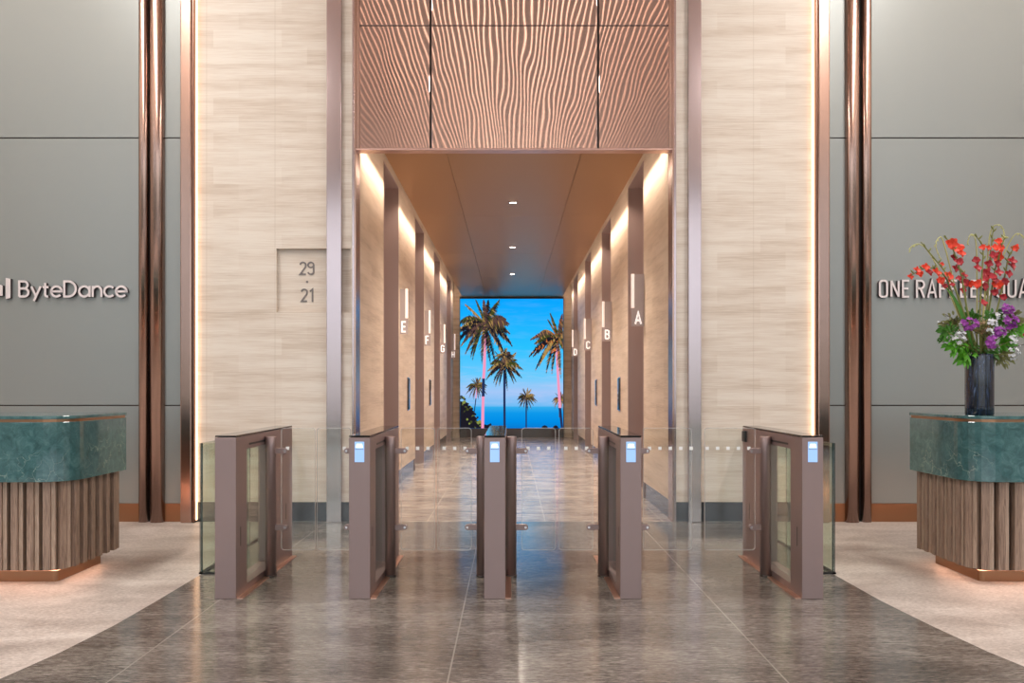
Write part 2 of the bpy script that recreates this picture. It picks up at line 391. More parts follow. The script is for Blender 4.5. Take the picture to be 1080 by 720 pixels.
# pilasters that hide the cove light beside the travertine
def pil(x0, x1, side):
    bm = nb(); box(bm, x0, x1, D0-.085, D0+.1, 0, HC); trim(bm, 'bronze', .012)
    bm = nb(); e = x1 if side > 0 else x0; box(bm, min(e, e+side*.02), max(e, e+side*.02), D0-.07, D0-.002, 0, HC); trim(bm, 'bronze_dark', .003)
    bm = nb(); e2 = e + side*.021; box(bm, min(e2, e2+side*.012), max(e2, e2+side*.006), D0-.03, D0-.004, .02, HC-.02)
    return obj('led_strip', bm, 'warm_led')
tag(pil(X(193.5), X(205.5), 1), 'vertical warm strip light at the left edge of the left stone wall', 'light', 'vertical strip lights')
tag(pil(X(859.5), X(872), -1), 'vertical warm strip light at the right edge of the right stone wall', 'light', 'vertical strip lights')
# steel fins
for a, b in ((345.5, 361), (725, 738.5)):
    bm = nb(); box(bm, X(a), X(b), D0-.05, D0+.01, 0, HC); trim(bm, 'steel_fin', .004)
# portal lining
bm = nb(); box(bm, WL-.015, WL, D0-.02, 7.975, 0, HC); trim(bm, 'bronze')
bm = nb(); box(bm, WR, WR+.015, D0-.02, 7.975, 0, HC); trim(bm, 'bronze')
bm = nb(); box(bm, WL-.035, WL-.015, D0-.024, D0+.05, 0, HC); trim(bm, 'steel_fin', .002)
bm = nb(); box(bm, WR+.015, WR+.035, D0-.024, D0+.05, 0, HC); trim(bm, 'steel_fin', .002)
# copper mirror panels over the opening
zj = Z(27); zb_ = Z(156.3)
xs = [(WL+.035, X(453)), (X(455.5), X(629.5)), (X(632), WR-.035)]
wh = ['left', 'middle', 'right']
for i, (a, b) in enumerate(xs):
    for j, (p, q) in enumerate(((zb_, zj-.004), (zj+.004, HC))):
        bm = nb(); box(bm, a, b, D0+.0, D0+.03, p, q)
        tag(obj('copper_panel', bm, 'copper_mirror', None, .002), '%s rippled mirror copper wall panel, %s the thin horizontal joint over the corridor opening' % (wh[i], ('below', 'above')[j]), 'wall panel', 'copper panels over the opening')
bm = nb(); box(bm, WL, WR, D0+.03, D0+.12, zb_-.005, HC); trim(bm, 'panel_joint')
bm = nb(); box(bm, WL, WL+.033, D0-.008, D0+.03, zb_, HC); trim(bm, 'bronze')
bm = nb(); box(bm, WR-.033, WR, D0-.008, D0+.03, zb_, HC); trim(bm, 'bronze')
bm = nb(); box(bm, WL, WR, D0-.02, D0+.10, Z(158.8), zb_-.005); trim(bm, 'copper_edge', .003)

# corridor walls
REC = [(9.45, 10.7), (12.55, 13.8), (15.65, 16.9), (18.75, 20.0)]
HR = 3.95; HT = 4.4
dn = 0
for side, wx in ((-1, WL), (1, WR)):
    bm = nb(); bs = nb(); ys = 7.975
    def bx(b, d0, d1, ya, yb, z0, z1, mi=0):
        a, c = wx+side*d0, wx+side*d1; box(b, min(a, c), max(a, c), ya, yb, z0, z1, mi)
    for (a, b) in REC + [(YE, None)]:
        bx(bm, 0, .6, ys, a, .19, HT); bx(bs, .012, .6, ys, a, 0, .19)
        if b: bx(bm, 0, .6, a, b, HR, HT); ys = b
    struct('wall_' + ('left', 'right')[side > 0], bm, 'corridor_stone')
    struct('baseboard_' + ('left', 'right')[side > 0], bs, 'skirting_brown')
    for (a, b) in REC:
        bm = nb(); t = .02
        bx(bm, -.004, .45, a, a+t, 0, HR); bx(bm, -.004, .45, b-t, b, 0, HR); bx(bm, -.004, .45, a+t, b-t, HR-t, HR)
        trim(bm, 'bronze_satin')
        dn += 1; bm = nb(); mid = (a+b)/2
        bx(bm, .38, .42, a+t, mid-.003, 0, HR-t); bx(bm, .38, .42, mid+.003, b-t, 0, HR-t)
        struct('door_%d' % dn, bm, 'bronze_satin', .002)
bm = nb(); box(bm, WL-.6, WR+.6, YE, YE+.2, 0, HT); struct('wall_end', bm, 'corridor_stone')
bm = nb(); box(bm, WL-.6, WR+.6, D0+.12, YE+.2, HT, HT+.1); struct('ceiling', bm, 'ceiling_plain')
# hung bronze ceiling of the corridor
CL, CR = .03-1.293, .03+1.293
bm = nb()
yy = D0+.11
for yb in (11.0, 14.1, 17.2, 20.8):
    for a, b in ((CL, CL+.62), (CL+.624, CR-.624), (CR-.62, CR)): box(bm, a, b, yy, yb-.004, 3.63, 3.65)
    yy = yb
box(bm, CL, CR, D0+.11, 20.8, 3.651, 3.66)
o = struct('ceiling', bm, 'soffit_bronze')
for s, x in ((-1, CL), (1, CR)):
    bm = nb(); a, b = x-s*.014, x+s*.003; box(bm, min(a, b), max(a, b), D0+.16, 20.75, 3.662, 3.685)
    l = bpy.data.lights.new('cove_beam', 'AREA'); l.shape = 'RECTANGLE'; l.size = .16; l.size_y = 12.6; l.spread = 2.2; l.energy = 75; l.color = (1, .82, .66)
    lo = bpy.data.objects.new('cove_beam', l); C.objects.link(lo); lo.location = (x+s*.10, 14.3, 3.70); lo.rotation_euler = (0, -s*.52, 0)
    tag(obj('cove_light', bm, 'cove_led'), 'warm cove strip light along the %s edge of the bronze corridor ceiling' % ('left' if s < 0 else 'right'), 'light', 'corridor cove lights')
# downlights
for i, yd in enumerate((10.16, 13.4, 16.6)):
    r = thing('ceiling_downlight', ('nearest', 'middle', 'farthest')[i] + ' of three small downlights along the centre of the bronze ceiling', 'light', (.025, yd, 3.628), 'corridor downlights')
    bm = nb(); box(bm, .025-.055, .025+.055, yd-.03, yd+.03, 3.622, 3.629); obj('housing', bm, 'bronze_dark', r, .002)
    bm = nb(); box(bm, .025-.04, .025-.012, yd-.018, yd+.018, 3.619, 3.622); box(bm, .025-.006, .025+.006, yd-.018, yd+.018, 3.619, 3.622); box(bm, .025+.012, .025+.04, yd-.018, yd+.018, 3.619, 3.622); obj('lens', bm, 'white_light', r)
    l = bpy.data.lights.new('downlight_beam', 'SPOT'); l.energy = 560; l.color = (1, .86, .72); l.spot_size = 2.6; l.spot_blend = .8; l.shadow_soft_size = .05
    lo = bpy.data.objects.new('downlight_beam', l); C.objects.link(lo); lo.parent = r; lo.location = (0, 0, -.02)

# ------------------------------------------------------------------ stroke lettering
def arc(cx, cy, rx, ry, a0, a1, n=14):
    return [(cx+rx*math.cos(math.radians(a0+(a1-a0)*i/n)), cy+ry*math.sin(math.radians(a0+(a1-a0)*i/n))) for i in range(n+1)]
W_ = .44; r_ = .16    # condensed capitals, centre lines; height 1
def cglyph(ch):
    w, r = W_, r_
    O = [(p, True) for p in (rrect(0, w, 0, 1, r, 6),)]
    g = {
     'O': O, 'Q': O + [([(w*.55, .22), (w+.05, -.04)], False)],
     'N': [([(0, 0), (0, 1)], False), ([(0, 1), (w, 0)], False), ([(w, 0), (w, 1)], False)],
     'E': [([(w*.86, 1), (0, 1), (0, 0), (w*.86, 0)], False), ([(0, .51), (w*.76, .51)], False)],
     'F': [([(w*.86, 1), (0, 1), (0, -.06)], False), ([(0, .50), (w*.76, .50)], False)],
     'L': [([(0, 1.06), (0, 0), (w*.84, 0)], False)],
     'R': [([(0, -.06), (0, 1)] + arc(w-.2, .76, .2, .24, 90, -90, 10) + [(0, .52)], False), ([(w*.5, .52), (w, -.06)], False)],
     'P': [([(0, -.06), (0, 1)] + arc(w-.2, .76, .2, .24, 90, -90, 10) + [(0, .52)], False)],
     'A': [([(-.03, -.06), (w/2, 1.03), (w+.03, -.06)], False), ([(.07, .27), (w-.07, .27)], False)],
     'S': [(arc(w/2, .78, w/2, .22, 15, 180, 10) + [(.02, .66), (w-.04, .36)] + arc(w/2, .22, w/2, .22, 0, -165, 10), False)],
     'U': [([(0, 1.06), (0, .2)] + arc(w/2, .2, w/2, .2, 180, 360, 12)[1:-1] + [(w, .2), (w, 1.06)], False)],
     'Y': [([(-.02, 1.06), (w/2, .45), (w+.02, 1.06)], False), ([(w/2, .45), (w/2, -.06)], False)],
     'B': [([(0, 0), (0, 1)] + arc(w-.2, .77, .18, .23, 90, -90, 10) + [(0, .54)], False), ([(0, .54)] + arc(w-.2, .27, .2, .27, 90, -90, 10) + [(0, 0)], False)],
     'C': [(arc(w/2, 1-.2, w/2, .2, -10, 180, 12) + arc(w/2, .2, w/2, .2, 180, 370, 12), False)],
     'D': [([(0, 0), (0, 1)] + arc(w-.22, .78, .22, .22, 90, 0, 8) + arc(w-.22, .22, .22, .22, 0, -90, 8), True)],
     'G': [(arc(w/2, 1-.2, w/2, .2, -10, 180, 12) + arc(w/2, .2, w/2, .2, 180, 360, 12) + [(w, .48), (w*.55, .48)], False)],
     'H': [([(0, -.06), (0, 1.06)], False), ([(w, -.06), (w, 1.06)], False), ([(0, .5), (w, .5)], False)],
     '2': [(arc(w/2, .78, w/2, .22, 175, -10, 12) + [(w*.92, .58), (0, 0), (w, 0)], False)],
     '9': [(arc(w/2, .78, w/2, .22, 0, 360, 18)[:-1] + [(w, .78)], False), ([(w, .8), (w, .22)] + arc(w/2, .2, w/2, .2, 0, -170, 12)[1:], False), ],
     '1': [([(w*.1, .82), (w*.55, 1), (w*.55, -.06)], False)],
    }
    return g[ch], {'E': w*.86, 'F': w*.86, 'L': w*.84, '1': w*.6}.get(ch, w)
def text_c(s, x, z, h, ya, yb, stroke=.12, gap=.17, space=.28, cx=1.0):
    """returns list of (char, bmesh)"""
    out = []; pos = x
    for ch in s:
        if ch == ' ': pos += space*h; continue
        g, adv = cglyph(ch); bm = nb()
        for gi, (pts, cl) in enumerate(g): ribbon(bm, [(pos + p[0]*h*cx, z + p[1]*h) for p in pts], stroke*h, ya-gi*.0006, yb, cl)
        out.append((ch, bm)); pos += (adv*cx + gap)*h
    return out, pos
R = .335
def gglyph(ch):          # geometric sans; cap height 1, x height .67
    a = {
     'B': ([([(0, 0), (0, 1)] + arc(.30, .765, .22, .235, 90, -90, 12) + [(0, .53)], False), ([(0, .53)] + arc(.32, .265, .25, .265, 90, -90, 12) + [(0, 0)], False)], .60),
     'D': ([([(0, 0), (0, 1)] + arc(.25, .5, .46, .5, 90, -90, 22), True)], .74),
     'y': ([([(-.02, .67), (.27, .02)], False), ([(.56, .67), (.27, .02), (.14, -.30)], False)], .54),
     't': ([([(.13, .90), (.13, .16)] + arc(.27, .14, .14, .14, 180, 290, 8), False), ([(-.03, .62), (.34, .62)], False)], .33),
     'e': ([([(.02, .335), (.64, .335)] + arc(.33, .335, .32, R, 0, 318, 30), False)], .64),
     'c': ([(arc(.33, .335, .32, R, 42, 318, 26), False)], .56),
     'a': ([(arc(.33, .335, .32, R, 0, 360, 30)[:-1], True), ([(.66, -.03), (.66, .70)], False)], .68),
     'n': ([([(0, -.03), (0, .70)], False), (arc(.27, .37, .27, .30, 180, 0, 16) + [(.54, -.03)], False)], .54),
    }
    return a[ch]
# company name on the left grey panel, with the end of its bar mark
sgn = thing('wall_sign', 'raised pale metal company lettering with bar mark on the left grey wall', 'sign', (X(60), D0, Z(314)))
h = 17.0/109.25; ya, yb = D0-.035, D0+.001; pos = X(20.2, ya); zb2 = Z(313.6)
for ch in 'ByteDance':
    g, adv = gglyph(ch); bm = nb()
    for gi, (pts, cl) in enumerate(g): ribbon(bm, [(pos+p[0]*h, zb2+.006+p[1]*h*.93) for p in pts], .135*h, ya-gi*.0006, yb, cl)
    obj('letter', bm, ['letter_metal', 'letter_side'], sgn); pos += (adv+.168)*h
print('BD end px', VX+pos*F/D0)
for pts in ([(6.0, 293.4), (11, 294.4), (11, 314.6), (6.0, 315.6)], [(-3.5, 298.8), (2.8, 301.6), (2.8, 312), (-3.5, 313)], [(-12, 296), (-7, 297), (-7, 314), (-12, 315)], [(-21, 291), (-16, 291), (-16, 317), (-21, 317)]):
    bm = nb(); prism(bm, [(X(a, ya), Z(b)) for a, b in pts], ya, yb, 0, 1, 'y'); obj('logo_bar', bm, ['letter_metal', 'letter_side'], sgn)
# building name on the right grey panel
sgn = thing('wall_sign', 'raised pale narrow capital letters on the right grey wall behind the flowers', 'sign', (X(1005), D0, Z(314)))
ls, pos = text_c('ONE RAFFLES QUAY', X(926.3), Z(313.2), 16.8/109.25, ya, yb, .125, .272, .215, 1.02)
for ch, bm in ls: obj('letter', bm, ['letter_metal', 'letter_side'], sgn)
print('ORQ end px', VX+pos*F/D0)
# lift bank numbers in the niche
sgn = thing('floor_number_sign', 'grey floor numbers 29 and 21 set in the recessed stone niche', 'sign', (X(322), D0+.05, Z(318)))
for s, px, py, hh in (('29', 315.3, 288.4, 12.6), ('21', 316.7, 317, 12.6)):
    for ch, bm in text_c(s, X(px), Z(py), hh/109.25, D0+.044, D0+.051, .13, .20, cx=1.05)[0]: obj('numeral', bm, ['niche_number', 'niche_number'], sgn)
bm = nb(); prism(bm, arc(X(322.6), Z(296.5), .011, .011, 0, 330, 11), D0+.044, D0+.051, axis='y'); obj('dot', bm, 'niche_number', sgn)

# lift signs
def lift_sign(ch, side, y, label):
    wx = (WL, WR)[side > 0]; wd = .105 if side < 0 else .146
    r = thing('lift_sign', label, 'sign', (wx, y, 2.3), 'lift bank letter signs')
    a, b = wx - side*wd, wx; x0, x1 = min(a, b), max(a, b)
    bm = nb(); box(bm, x0, x1, y-.008, y+.008, 2.01, 2.62); obj('sign_panel', bm, 'sign_glass', r, .001)
    bm = nb(); s0 = x0 if side > 0 else x1-.03; box(bm, s0-.002, s0+.032, y-.012, y+.012, 2.225, 2.622); obj('light_strip', bm, 'sign_light', r)
    bb = text_c(ch, 0, 0, .13, y-.013, y-.008, .15)[0][0][1]
    wch = cglyph(ch)[1]*.13
    cx = (x0+x1)/2 + (.004 if side > 0 else 0)
    bmesh.ops.translate(bb, verts=bb.verts, vec=(cx-wch/2, 0, 2.045)); obj('letter', bb, ['sign_white', 'sign_white'], r)
for ch, y, wd_ in (('E', 10.85, 'nearest'), ('F', 13.9, 'second nearest'), ('G', 17.0, 'third nearest'), ('H', 20.1, 'farthest')):
    lift_sign(ch, -1, y, 'grey blade sign with letter %s, %s on the left corridor wall' % (ch, wd_))
for ch, y, wd_ in (('A', 9.43, 'nearest'), ('B', 12.45, 'second nearest'), ('C', 15.55, 'third nearest'), ('D', 18.65, 'farthest')):
    lift_sign(ch, 1, y, 'translucent blade sign with letter %s, %s on the right corridor wall' % (ch, wd_))
# lift call panels
def call_panel(side, y, label):
    wx = (WL, WR)[side > 0]; r = thing('lift_call_panel', label, 'lift control', (wx, y, .97), 'lift call panels')
    def bx(d0, d1, ya, yb, z0, z1):
        bm = nb(); a, c = wx-side*d0, wx-side*d1; box(bm, min(a, c), max(a, c), ya, yb, z0, z1); return bm
    obj('backplate', bx(0, .012, y-.09, y+.09, .96, 1.44), 'steel_fin', r, .002)
    obj('dark_screen', bx(.012, .026, y-.03, y+.085, .975, 1.425), 'lid_glass', r, .001)
    for zz in (1.13, 1.2): obj('call_button', bx(.026, .03, y+.0, y+.04, zz, zz+.03), 'bolt_steel', r)
call_panel(-1, 11.65, 'upright lift call panel on the left pier beyond the letter E sign'); call_panel(-1, 14.75, 'upright lift call panel on the left pier beyond the letter F sign')
call_panel(1, 11.5, 'upright lift call panel on the right pier beyond the letter A sign'); call_panel(1, 14.6, 'upright lift call panel on the right pier beyond the letter B sign')

# ------------------------------------------------------------------ LED wall with the palm picture
YS = 20.78; SX0, SX1, SZ0, SZ1 = X(485.3, YS), X(594, YS), Z(451.5, YS), Z(315, YS)
m = bpy.data.materials.new('screen_sky'); m.use_nodes = True; t = m.node_tree; t.nodes.clear(); MATS['screen_sky'] = m
class K2(NB):
    def __init__(s, m): s.m = m; s.t = m.node_tree
k = K2(m); out = k.n('ShaderNodeOutputMaterial'); em = k.n('ShaderNodeEmission'); k.l(em.outputs[0], out.inputs[0])
sep = k.n('ShaderNodeSeparateXYZ'); k.l(k.obj(), sep.inputs[0])
g = k.math('DIVIDE', k.math('SUBTRACT', sep.outputs[2], SZ0), SZ1-SZ0)
zs_ = (451.5-428.5)/(451.5-315)
col = k.ramp(g, [(0, lin((10, 120, 205))), (.05, lin((0, 138, 226))), (zs_-.05, lin((14, 150, 230))), (zs_-.004, lin((52, 170, 232))), (zs_+.004, lin((110, 185, 240))), (.28, lin((160, 195, 242))), (.40, lin((105, 200, 248))), (.62, lin((40, 190, 252))), (1, lin((5, 162, 250)))])
cl = k.ramp(k.noise(k.mapping(k.obj(), (.8, 1, 5)), 1.4, 5, .6, .3), [(.48, (0, 0, 0)), (.75, (.5, .5, .5))])
up = k.ramp(g, [(zs_, (0, 0, 0)), (zs_+.03, (1, 1, 1)), (.42, (.8, .8, .8)), (.75, (.15, .15, .15))])
col = k.mix(col, lin((190, 200, 240)), k.mix(cl, up, 1.0, 'MULTIPLY'))
k.l(col, em.inputs[0]); em.inputs[1].default_value = 1.05
for n_, c_ in (('pic_dark', (28, 26, 36)), ('pic_brown', (92, 66, 62)), ('pic_gold', (172, 138, 78)), ('pic_green', (66, 72, 34)), ('pic_pink', (235, 150, 185)), ('pic_trunk', (34, 48, 88)), ('pic_orange', (205, 110, 50)), ('pic_lime', (130, 140, 70))): emis(n_, lin(c_), 1.1)
scr = thing('video_wall', 'tall video wall showing palm trees and blue sea at the corridor end', 'screen', (.016, YE, 0))
bm = nb(); box(bm, SX0, SX1, YS, YE-.001, SZ0, SZ1); obj('display', bm, 'screen_sky', scr)
bm = nb(); box(bm, SX0-.012, SX1+.012, YS-.003, YE-.001, SZ1, SZ1+.06); box(bm, SX0-.012, SX0, YS-.003, YE-.001, SZ0, SZ1); box(bm, SX1, SX1+.012, YS-.003, YE-.001, SZ0, SZ1); obj('frame', bm, 'black', scr)
bm = nb(); box(bm, SX0-.012, SX1+.012, YS-.03, YE-.001, 0, SZ0); obj('plinth', bm, 'skirting_brown', scr)
def clampx(x): return min(max(x, SX0+.002), SX1-.002)
def clampz(z): return min(max(z, SZ0+.002), SZ1-.002)
PM = ['pic_dark', 'pic_brown', 'pic_gold', 'pic_green', 'pic_pink', 'pic_trunk', 'pic_orange', 'pic_lime']
def quad(bm, pts, y, mi):
    vs = [bm.verts.new((clampx(X(p[0], YS)), y, clampz(Z(p[1], YS)))) for p in pts]
    try: bm.faces.new(vs).material_index = mi
    except Exception: pass
def palm(cx, cy, r, trunk, tw, nf, layer, seed, tm):
    nf = int(nf*1.55)
    rnd = random.Random(seed); bm = nb(); y = YS-.002-layer*.003
    for i in range(len(trunk)-1):
        (xa, ya_), (xb, yb_) = trunk[i], trunk[i+1]; mi = tm[i % len(tm)]
        quad(bm, [(xa-tw, ya_), (xa+tw, ya_), (xb+tw, yb_), (xb-tw, yb_)], y, mi)
    for f in range(nf):
        a = math.radians(-85 + 350*(f+.5)/nf + rnd.uniform(-8, 8)); L = r*rnd.uniform(.85, 1.12)
        dx, dy = math.cos(a), -math.sin(a)
        droop = (.42 if dy > -.75 else .12)*L
        pts = []
        for q in range(13):
            s = q/12; pts.append((cx + dx*L*s*(1-.12*s), cy + dy*L*s*(1-.15*s) + droop*s*s))
        mi0 = rnd.choice([0, 0, 1, 3, 2] if dy > -.2 else [0, 1, 3, 3, 2])
        yy2 = y-.0002*(f+1)
        for q in range(12):
            (xa, ya_), (xb, yb_) = pts[q], pts[q+1]; s = q/12
            quad(bm, [(xa, ya_-.028*r), (xb, yb_-.028*r), (xb, yb_+.03*r), (xa, ya_+.03*r)], yy2, 2 if rnd.random() < .2 else 1)
            ll = r*.30*math.sin(PI*min(1, s*.85+.18))
            for kq in range(3):
                sh = kq/3; px_, py_ = xa+(xb-xa)*sh, ya_+(yb_-ya_)*sh
                for sd in (-1, 1):
                    ln = ll*rnd.uniform(.6, 1.1)*(1 if sd > 0 else .45)
                    ex = px_ + dx*ln*.40 + (-sd*dy*.5*ln if abs(dy) > .7 else 0) + rnd.uniform(-.15, .15)*ln; ey = py_ + sd*ln*(.9 if abs(dy) <= .7 else .5)
                    mi = mi0 if rnd.random() < .6 else rnd.choice([0, 0, 1, 2, 3, 6 if cx > 580 else 0])
                    wq = .026*r
                    quad(bm, [(px_-wq, py_), (px_+wq, py_), (ex, ey)], yy2-.0001, mi)
    obj('palm_picture', bm, PM, scr, recalc=False)
palm(503, 406, 12.5, [(503, 407), (502, 420), (500, 436)], .5, 13, 0, 3, [4, 5])
palm(591, 420, 10, [(590, 421), (590, 440)], .5, 11, 0, 5, [1])
palm(555, 418, 12, [(555, 419), (555, 435), (555, 451.6)], .7, 12, 1, 8, [5, 5])
palm(532, 384, 22, [(532, 386), (532, 420), (532.2, 451.6)], 1.2, 14, 1, 13, [5, 5])
palm(532, 374, 12, [(532, 374), (532, 384)], .8, 10, 2, 19, [1])
palm(588, 356, 33, [(587, 362), (588.5, 395), (590.5, 430), (593, 451.6)], 1.4, 16, 2, 21, [4, 4, 5])
palm(511, 341, 35, [(511.5, 348), (511, 385), (510, 399), (509.6, 418), (509.3, 432), (509, 451.6)], 1.5, 17, 3, 34, [4, 4, 5, 4, 4])
bm = nb(); rnd = random.Random(2)
for q in range(150):
    x = 485.5+26*rnd.random()**1.3; top = 417+max(0, (x-487))**1.15*.9; y_ = rnd.uniform(top, 452); r = rnd.uniform(.8, 2.2)
    light = rnd.random() < (.45 if y_ < top+8 else .06)
    quad(bm, [(x+r*math.cos(a*1.05+.3)*rnd.uniform(.6, 1.1), y_+r*math.sin(a*1.05+.3)*rnd.uniform(.6, 1.1)) for a in range(6)], YS-.0020-q*.00002, rnd.choice([7, 3]) if light else 0)
quad(bm, [(485.3, 423), (492, 424), (500, 437), (504, 446), (514, 448), (518, 446), (519, 451.5), (485.3, 451.5)], YS-.0015, 0)
for cx, w2 in ((574.5, 3.5), (586, 3)): quad(bm, [(cx-w2, 451.5), (cx-w2*.7, 449.3), (cx, 448.2), (cx+w2*.7, 449.2), (cx+w2, 451.5)], YS-.0015, 0)
obj('shrub_picture', bm, PM, scr, recalc=False)

# ------------------------------------------------------------------ turnstiles
TY0, TY1, TH, TW = 4.94, 6.21, 1.003, .13
GY = 5.54
def turnstile(cx, label, arms, reader, sensor=0):
    r = thing('turnstile', label, 'turnstile', (cx, TY0, 0), 'speed gate turnstiles')
    x0, x1 = cx-TW/2, cx+TW/2
    bm = nb()
    prof_o = [(TY0, .0), (TY1, .0), (TY1, .99), (TY0, .99)]; prof_i = [(5.147, .047), (5.785, .047), (5.785, .906), (5.147, .906)]
    vs = {}
    for xx in (x0, x1):
        vs[xx] = ([bm.verts.new((xx, *p)) for p in prof_o], [bm.verts.new((xx, *p)) for p in prof_i])
        o_, i_ = vs[xx]
        for q in range(4): bm.faces.new((o_[q], o_[(q+1) % 4], i_[(q+1) % 4], i_[q]))
    for ring in (0, 1):
        a, b = vs[x0][ring], vs[x1][ring]
        for q in range(4): bm.faces.new((a[q], a[(q+1) % 4], b[(q+1) % 4], b[q]))
    obj('cabinet', bm, 'turnstile_metal', r, .003)
    bm = nb(); box(bm, x0+.001, x1-.001, TY0+.001, TY1-.001, .993, TH); obj('lid', bm, 'lid_glass', r, .002)
    bm = nb(); box(bm, cx-.005, cx+.005, 5.150, 5.782, .05, .903); obj('window_pane', bm, 'green_glass', r)
    for s in ((1,) if cx < .5 else (-1,)):
        xe = x1 if s > 0 else x0; a, b = xe+s*.0005, xe+s*.036; bm = nb(); box(bm, min(a, b), max(a, b), TY0+.01, TY1-.01, 0.0, .006)
        obj('floor_plate', bm, 'turnstile_plate', r)
    for s in {a[0] for a in arms}:
        xe = x1 if s > 0 else x0; a, b = xe-s*.002, xe+s*.0015
        for q in ((5.02, 5.028, .31, .43), (6.03, 6.038, .31, .43), (5.19, 5.60, .928, .940)):
            bm = nb(); box(bm, min(a, b), max(a, b), *q); obj('slot', bm, 'black', r)
    if reader:
        bm = nb(); box(bm, cx-.029, cx+.029, TY0-.003, TY0+.004, .840, .965); rd = obj('reader_display', bm, 'reader_screen', r, .001)
        bm = nb(); box(bm, cx-.026, cx+.026, TY0-.0045, TY0-.003, .917, .920); obj('display_line', bm, 'niche_number', rd)
        bm = nb(); prism(bm, [(cx-.022, .928), (cx+.022, .928), (cx+.016, .952), (cx-.016, .952)], TY0-.0045, TY0-.003, axis='y'); obj('display_icon', bm, 'reader_icon', rd)
    if sensor:
        xe = x0 if sensor < 0 else x1; bm = nb(); a, b = xe, xe+sensor*.018; box(bm, min(a, b), max(a, b), 6.10, 6.17, .885, .965); obj('sensor', bm, 'black', r, .003)
    for s, gw, dots in arms:
        px = cx + s*.100
        bm = nb(); lathe(bm, [(.037, .012), (.037, .85), (.0375, .853), (.0375, .957), (.035, .961)], (px, GY), 28)
        obj('gate_post', bm, 'turnstile_metal', r)
        bm = nb(); lathe(bm, [(.040, .0), (.040, .010), (.036, .012)], (px, GY), 28); obj('post_collar', bm, 'skirting_brown', r)
        g0 = px + s*.071; g1 = g0 + s*gw; a, b = min(g0, g1), max(g0, g1)
        bm = nb(); lo_, li_ = rrect(a, b, .179, 1.02, .022), rrect(a+.004, b-.004, .183, 1.016, .018); nn = len(lo_)
        V4 = [[bm.verts.new((p[0], yy_, p[1])) for p in L_] for L_, yy_ in ((lo_, GY-.004), (li_, GY-.005), (lo_, GY+.004), (li_, GY+.005))]
        bm.faces.new(V4[1]); bm.faces.new(V4[3])
        for u_, w_, mi_ in ((0, 1, 2), (2, 3, 2), (0, 2, 1)):
            for q in range(nn): bm.faces.new((V4[u_][q], V4[u_][(q+1) % nn], V4[w_][(q+1) % nn], V4[w_][q])).material_index = mi_
        gp = obj('gate_panel', bm, ['clear_glass', 'glass_edge', 'glass_rim'], r)
        for q in range(dots):
            bm = nb(); dx = g0 + s*(.045 + q*.0715); box(bm, dx-.0115, dx+.0115, GY-.0065, GY-.005, .868, .891); obj('marker_dot', bm, 'white_dot', gp)
        for zz in (.862, .338):
            bm = nb(); e0, e1 = px+s*.030, px+s*.098
            pts = [(e0, zz-.019), (e1, zz-.019)] + [(e1+s*.019*math.cos(t_), zz+.019*math.sin(t_)) for t_ in [math.radians(v) for v in range(-75, 90, 15)]] + [(e1, zz+.019), (e0, zz+.019)]
            prism(bm, pts, GY-.016, GY+.016, 0, None, 'y'); br = obj('hinge_bracket', bm, 'turnstile_metal', r, .002)
            bm = nb(); prism(bm, arc(e1+s*.002, zz, .008, .008, 0, 330, 11), GY-.020, GY-.016, axis='y'); obj('bolt', bm, 'bolt_steel', br)
turnstile(-1.751, 'mauve metal turnstile farthest left, beside the left glass fence', [(1, .236, 1)], False)
turnstile(-.929, 'mauve metal turnstile second from the left, with lit reader display', [(-1, .236, 1), (1, .236, 3)], True)
turnstile(-.10, 'middle mauve metal turnstile facing the camera, between two gate posts', [(-1, .236, 3), (1, .236, 3)], True)
turnstile(.735, 'mauve metal turnstile second from the right, left edge of the wide lane', [(-1, .236, 3), (1, .336, 5)], True)
turnstile(1.849, 'mauve metal turnstile farthest right, with black sensor, right edge of the wide lane', [(-1, .350, 5)], True, -1)

# glass fences
def fence(side, xf, xt, label):
    r = thing('glass_fence', label, 'glass fence', (xf, 5.61, 0), 'glass fences')
    bm = nb(); box(bm, xf-.007, xf+.007, 5.625, D0-.06, .012, .91)
    bm.faces.ensure_lookup_table()
    for f in bm.faces: 
        if abs(f.normal.x) < .5 and f.calc_area() < .1: f.material_index = 1
    bmesh.ops.recalc_face_normals(bm, faces=bm.faces)
    for f in bm.faces: f.material_index = 0 if abs(f.normal.x) > .5 else 1
    obj('glass_pane', bm, ['green_glass', 'glass_edge_dark'], r)
    a, b = min(xf-side*-.007, xt), max(xf+.007 if side < 0 else xf-.007, xt)
    a, b = (xf-.007, xt) if side < 0 else (xt, xf+.007)
    bm = nb(); box(bm, a, b, 5.605, 5.619, .012, .91); bmesh.ops.recalc_face_normals(bm, faces=bm.faces)
    for f in bm.faces: f.material_index = 0 if abs(f.normal.y) > .5 else 1
    obj('glass_pane', bm, ['green_glass', 'glass_edge_dark'], r)
    bm = nb(); box(bm, xf-.012, xf+.012, 5.60, D0-.06, 0, .012); box(bm, min(a, b), max(a, b), 5.60, 5.624, 0, .012); obj('base_channel', bm, 'black', r)
fence(-1, -2.158, -1.751-TW/2-.002, 'frameless greenish glass fence left of the turnstiles')
fence(1, 2.247, 1.849+TW/2+.002, 'frameless greenish glass fence right of the turnstiles')

